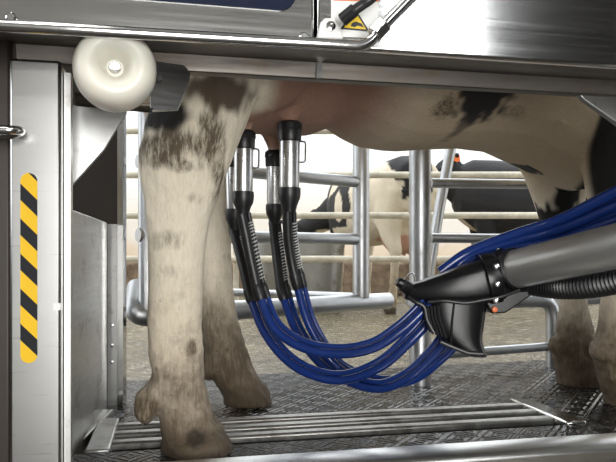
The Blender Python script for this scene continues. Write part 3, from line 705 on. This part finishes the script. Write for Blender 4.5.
# ================================================================== TEAT CUPS AND HOSES
CUPM = steel('teat_cup_steel', (.66, .66, .66), .26, .36, (10, 10, 10), .01)
desc = {'B': 'frontmost silver teat cup with black cap, right of the three clearly seen', 'A': 'silver teat cup with black cap just right of the near hind leg',
        'C': 'smaller-looking silver teat cup hanging farther back between two nearer cups', 'D': 'teat cup mostly hidden behind the cup by the near hind leg'}
CUPEND = {}
lens_ = {'B': (122, 212), 'A': (131, 214), 'C': (151, 224), 'D': (150, 231)}
for u, v, Y, rpx, k in CUPS:
    top = P(u, v, Y); lv = (lens_[k][1] - lens_[k][0]) / F * Y; r = rpx / F * Y
    tilt = {'B': -.01, 'A': -.015, 'C': 0, 'D': .02}[k]
    axd = Vector((tilt, .02, -1)).normalized()
    t_ = thing('teat_cup', desc[k], 'teat cup', top + axd * lv, 'teat cups on the udder')
    l1, l2 = lv * .21, lv * .73
    obj('rubber_head', MB().lathe([(r * .55, .004), (r * .9, -.001), (r * 1.12, .004), (r * 1.15, l1 * .4), (r * 1.08, l1 * .45), (r * 1.05, l1), (r * .9, l1 + .002)], top, axd, 28), RUBBER, t_, smooth=40)
    obj('shell', MB().lathe([(r * .92, l1), (r * .93, l1 + .004), (r * .90, l2 - .004), (r * .86, l2)], top, axd, 28), CUPM, t_, smooth=40)
    obj('bottom_cap', MB().lathe([(r * .8, l2 - .001), (r * 1.02, l2), (r * 1.04, l2 + .01), (r * .98, l2 + .022), (r * .72, lv * .93), (r * .6, lv)], top, axd, 24), RUBBER, t_, smooth=40)
    if k in 'AB':
        q0 = top + axd * (lv * .22) + Vector((r * .9, -.004, 0)); q1 = top + axd * (lv * .45) + Vector((r * .9, -.004, 0)); ox = Vector((.012, -.002, 0))
        obj('wire_loop', MB().tube(corner([q0, q0 + ox, q1 + ox, q1], .006, 4), .0018, 8), STEEL_P, t_)
    CUPEND[k] = (top + axd * lv * .97, r)

hosep = {  # black part, blue part (pixel + depth)
 'A': ([(248, 235, 1.335), (254, 265, 1.335), (261, 293, 1.33)], [(276, 327, 1.31), (304, 346, 1.29), (339, 352, 1.27), (373, 346, 1.26), (400, 329, 1.255), (420, 311, 1.255), (432, 298, 1.26)], 'blue twin hose making the uppermost loop, from the cup beside the hind leg'),
 'D': ([(240, 248, 1.50), (246, 272, 1.47), (252, 296, 1.44)], [(265, 330, 1.40), (287, 358, 1.36), (314, 374, 1.33), (345, 378, 1.31), (380, 365, 1.29), (408, 341, 1.28), (428, 320, 1.28), (438, 306, 1.28)], 'blue twin hose making the second loop, starting leftmost'),
 'C': ([(277, 245, 1.53), (280, 270, 1.51), (284, 293, 1.49)], [(298, 331, 1.46), (320, 361, 1.43), (349, 380, 1.39), (380, 387, 1.36), (408, 376, 1.34), (430, 356, 1.33), (443, 340, 1.32), (450, 324, 1.31)], 'blue twin hose making the lowest loop, from the cup farther back'),
 'B': ([(290, 235, 1.385), (293, 258, 1.395), (298, 281, 1.40)], [(310, 323, 1.41), (331, 358, 1.41), (352, 374, 1.41), (385, 383, 1.40), (415, 377, 1.38), (440, 358, 1.36), (453, 344, 1.35), (460, 325, 1.33)], 'blue twin hose hanging straight down from the frontmost teat cup before curving')}
for k, (blk, blu, lab_) in hosep.items():
    p0, r = CUPEND[k]
    t_ = thing('milk_hose', lab_, 'hose', P(*blu[2]) - UP * .02, 'hoses between teat cups and robot arm')
    full = [p0] + [P(*p) for p in blk] + [P(*p) for p in blu]
    path = catmull(full, 10); nb = 10 * 3 + 2
    side = Vector((.75, -.4, .5)).normalized()
    def off(path, dd):
        out = []
        for i, p in enumerate(path):
            t = (path[min(i + 1, len(path) - 1)] - path[max(i - 1, 0)]).normalized()
            vw = p - Vector((0, 0, H)); o_ = t.cross(vw).normalized()     # keep the twin side by side like a flat ribbon
            o_ = (o_ + Vector((0, -.25, 0))).normalized()
            if o_.x < 0 and abs(t.z) > .8: o_ = -o_
            out.append(p + o_ * dd)
        return out
    def offs(path, dd):
        prev = None; out = []
        for i, p in enumerate(path):
            t = (path[min(i + 1, len(path) - 1)] - path[max(i - 1, 0)]).normalized()
            o_ = t.cross(Vector((0, 1, 0)))
            if o_.length < 1e-4: o_ = prev
            o_.normalize()
            if prev is None:
                if o_.x < 0: o_ = -o_
            elif o_.dot(prev) < 0: o_ = -o_
            prev = o_; out.append(p + o_ * dd)
        return out
    pm, pp_ = offs(path, -.004), offs(path, .0105)
    obj('black_milk_tube', MB().tube(pm[:nb], .0108, 14), RUBBER, t_)
    obj('black_pulse_tube', MB().tube(pp_[1:nb], .0048, 12), RUBBER, t_)
    hx = []; seg = pp_[5:nb - 5]; turns = 17; N = turns * 8
    for i in range(N + 1):
        f_ = i / N * (len(seg) - 1); a_ = min(int(f_), len(seg) - 2); p = seg[a_].lerp(seg[a_ + 1], f_ - a_); t = (seg[a_ + 1] - seg[a_]).normalized()
        e1 = t.cross(Vector((0, 1, 0))).normalized(); e2 = t.cross(e1); an = 2 * math.pi * i / 8
        hx.append(p + (e1 * math.cos(an) + e2 * math.sin(an)) * .0054)
    obj('coil_guard', MB().tube(hx, .0014, 5), WIRE, t_)
    obj('milk_tube', MB().tube(pm[nb - 1:], .0088, 14), BLUE, t_)
    obj('pulse_tube', MB().tube(pp_[nb - 1:], .0055, 12), BLUE, t_)
    obj('hose_joint', MB().tube(pm[nb - 5:nb + 1], [.011, .0124, .0124, .012, .0124, .010][:len(pm[nb - 5:nb + 1])], 14), RUBBER, t_)
    obj('hose_joint', MB().tube(pp_[nb - 5:nb + 1], [.005, .0072, .0072, .0068, .0072, .006], 12), RUBBER, t_)

# ================================================================== ROBOT ARM
arm = thing('milking_manipulator', 'grey tubular robot arm with black plastic gripper head', 'robot arm', P(455, 353, 1.3))
ap, aq, ar_ = P(503, 272, 1.27), P(616, 246, 1.07), P(800, 195, .87)
ra = .0365
obj('arm_tube', MB().tube([ap, ap.lerp(aq, .5), aq, ar_], ra, 32), ARMG, arm)
ad = (ap - aq).normalized()
cl = obj('collar', MB().tube([ap - ad * .035, ap - ad * .033, ap - ad * .02, ap - ad * .018, ap - ad * .010, ap - ad * .008, ap + ad * .012, ap + ad * .014, ap + ad * .03],
                             [ra + .0005, ra + .005, ra + .005, ra + .002, ra + .002, ra + .008, ra + .008, ra + .003, ra + .003], 28), BLACKP, arm)
an_ = ad.cross(UP).normalized(); au = an_.cross(ad).normalized()
for a_ in (0.2, .9, 1.6, 2.3, 3.0, 3.8):
    q = ap + ad * .001 + (an_ * math.cos(a_) + au * math.sin(a_)) * (ra + .006)
    obj('bolt', MB().lathe([(0, 0), (.005, 0), (.005, .004), (.003, .005), (0, .005)], q, (q - (ap + ad * .001)), 8), STEEL_P, cl)
# gripper body, lofted along the arm from collar to tip with rounded-box sections
secs = [(506, 274, 25, .036, 1.27), (490, 279, 24, .040, 1.272), (475, 282, 22.5, .042, 1.274), (455, 285.5, 19, .042, 1.276), (436, 289, 14.5, .038, 1.278), (420, 291, 10.5, .032, 1.28), (410, 292, 8.5, .026, 1.281), (404, 292.5, 6.5, .02, 1.282)]
rings = []
for u, v, hp, wd, Y in secs:
    rings.append(ell(*P(u, v, Y), UP * (hp / F * Y) + Vector((.1, 0, 0)) * (hp / F * Y), Vector((0, wd, 0)), 24, .6))
hb = obj('gripper_body', MB().loft(rings), BLACKP, arm, .003, smooth=50)
cr = obj('clamp_ring', MB().tube([P(497, 277, 1.268), P(495.5, 277.3, 1.268), P(484, 280, 1.27), P(482.5, 280.3, 1.27)], [.047, .0505, .0505, .047], 28), BLACKP, arm, .001)
for v_, dy in ((266, -.046), (283, -.0525), (299, -.044)):
    q = P(489.5, v_, 1.27) + Vector((0, dy + .002, 0)); obj('bolt', MB().lathe([(0, 0), (.0055, 0), (.0055, .005), (.003, .006), (0, .006)], q, (-.1, -1, 0), 8), STEEL_P, cr)
obj('cable', MB().tube(catmull([P(428, 302, 1.235), P(445, 301, 1.228), P(465, 303, 1.226), P(484, 300, 1.226), P(500, 297, 1.225), P(520, 290, 1.215)], 6), .0034, 10), RUBBER, hb)
# shroud: scoop hanging under the body
sh = [(298, 421, 487), (304, 423, 485), (314, 424.5, 483.5), (324, 428, 482), (333, 434, 480.5), (340, 441, 480), (346, 450, 481.5), (350, 458, 483), (354, 466, 484)]
rings = []
for v, ul, ur in sh:
    Y = 1.285; c_ = P((ul + ur) / 2, v, Y); a_ = (ur - ul) / 2 / F * Y
    rings.append(ell(*c_, Vector((a_, 0, 0)), Vector((0, .046, 0)), 26, .62))
sd = obj('shroud', MB().loft(rings), BLACKP, arm, .002, smooth=50)
obj('shroud_lip', MB().tube([P(441, 342, 1.24), P(455, 348, 1.238), P(468, 353, 1.237), P(483, 354, 1.237)], .0042, 10), RUBBER, sd)
for i in range(5):
    u0 = 424.5 + i * 3.3
    obj('rib', MB().tube(catmull([P(u0, 306, 1.242), P(u0 + 1.5, 318, 1.241), P(u0 + 6 + i * .6, 332 + i * 1.5, 1.24)], 4), .0028, 8), RUBBER, sd)
obj('split_line', MB().tube([P(454, 304, 1.239), P(452, 322, 1.238), P(451, 345, 1.239)], .0022, 8), RUBBER, sd)
tipn = obj('nozzle_tip', MB().tube([P(411, 291, 1.27), P(405, 286, 1.262), P(401, 283, 1.258), P(397, 281.5, 1.256)], [.013, .0125, .0105, .008], 16), BLACKP, arm, .002)
obj('nozzle_ring', MB().tube([P(403, 285, 1.26), P(401.5, 284, 1.259)], .0125, 16), RUBBER, tipn)
obj('clip', MB().tube(corner([P(404, 280, 1.25), P(409, 274, 1.25), P(414, 273, 1.25), P(415, 282, 1.25)], .004, 3), .0015, 6), STEEL_P, tipn)
obj('edge_cord', MB().tube(catmull([P(408, 297, 1.25), P(416, 302, 1.243), P(424, 307, 1.241), P(427, 320, 1.241), P(434, 333, 1.24)], 5), .0045, 10), RUBBER, hb)
sb = obj('sensor_box', MB().prism([P(484, 300, 1.25), P(492, 314, 1.25), P(506, 313, 1.25), P(531, 296, 1.25), P(528, 290, 1.25), P(505, 292, 1.25)], (0, .05, 0)), BLACKP, arm, .003)
obj('indicator_light', MB().lathe([(0, 0), (.006, 0), (.005, .004), (0, .005)], P(494.5, 309.5, 1.249), (0, -1, 0), 14), ORANGE, sb)
# ribbed hose under the arm, carriage out of frame
pth = catmull([P(525, 283, 1.27), P(560, 287, 1.22), P(600, 284, 1.14), P(650, 272, 1.06), P(740, 250, .95)], 22)
obj('ribbed_hose', MB().tube(pth, [.021 + (.0022 if i % 2 else -.0022) for i in range(len(pth))], 16), RUBBER, arm, smooth=20)
obj('carriage', MB().box(ar_ + Vector((.05, .0, .12)), .07, .07, .3), STEEL_D, arm, .01)
# blue supply hoses above the arm
for i in range(6):
    k = i / 5
    pts_ = [P(440 + 4 * i, 272 + 3 * i * .6, 1.305 + .012 * (i % 2)), P(470, 251.5 + k * 12, 1.30 + .012 * (i % 2)), P(516, 234 + k * 18, 1.27 + .015 * (i % 2)), P(560, 219.5 + k * 25, 1.22 + .015 * (i % 2)), P(616, 191.5 + k * 36, 1.13 + .015 * (i % 2)), P(700, 150 + k * 46, 1.0), P(800, 110 + k * 50, .9)]
    o = obj('supply_hose', MB().tube(catmull(pts_, 8), .0088 + (.0016 if i in (0, 3) else 0), 12), BLUE)
    tag(o, ['topmost', 'second from top', 'third from top', 'third from bottom', 'second from bottom', 'lowest'][i] + ' of the blue hoses bundled along the top of the robot arm', 'hose', 'blue supply hoses along the arm')
# body for the added, unseen fill lamp on the ceiling
lm = thing('ceiling_fill_lamp', 'added unseen fill lamp on the operator room ceiling', 'lamp', (-.45, -.25, 2.56))
obj('housing', MB().box((-.45, -.25, 2.58), .11, .78, .02), WHITE, lm, .004)
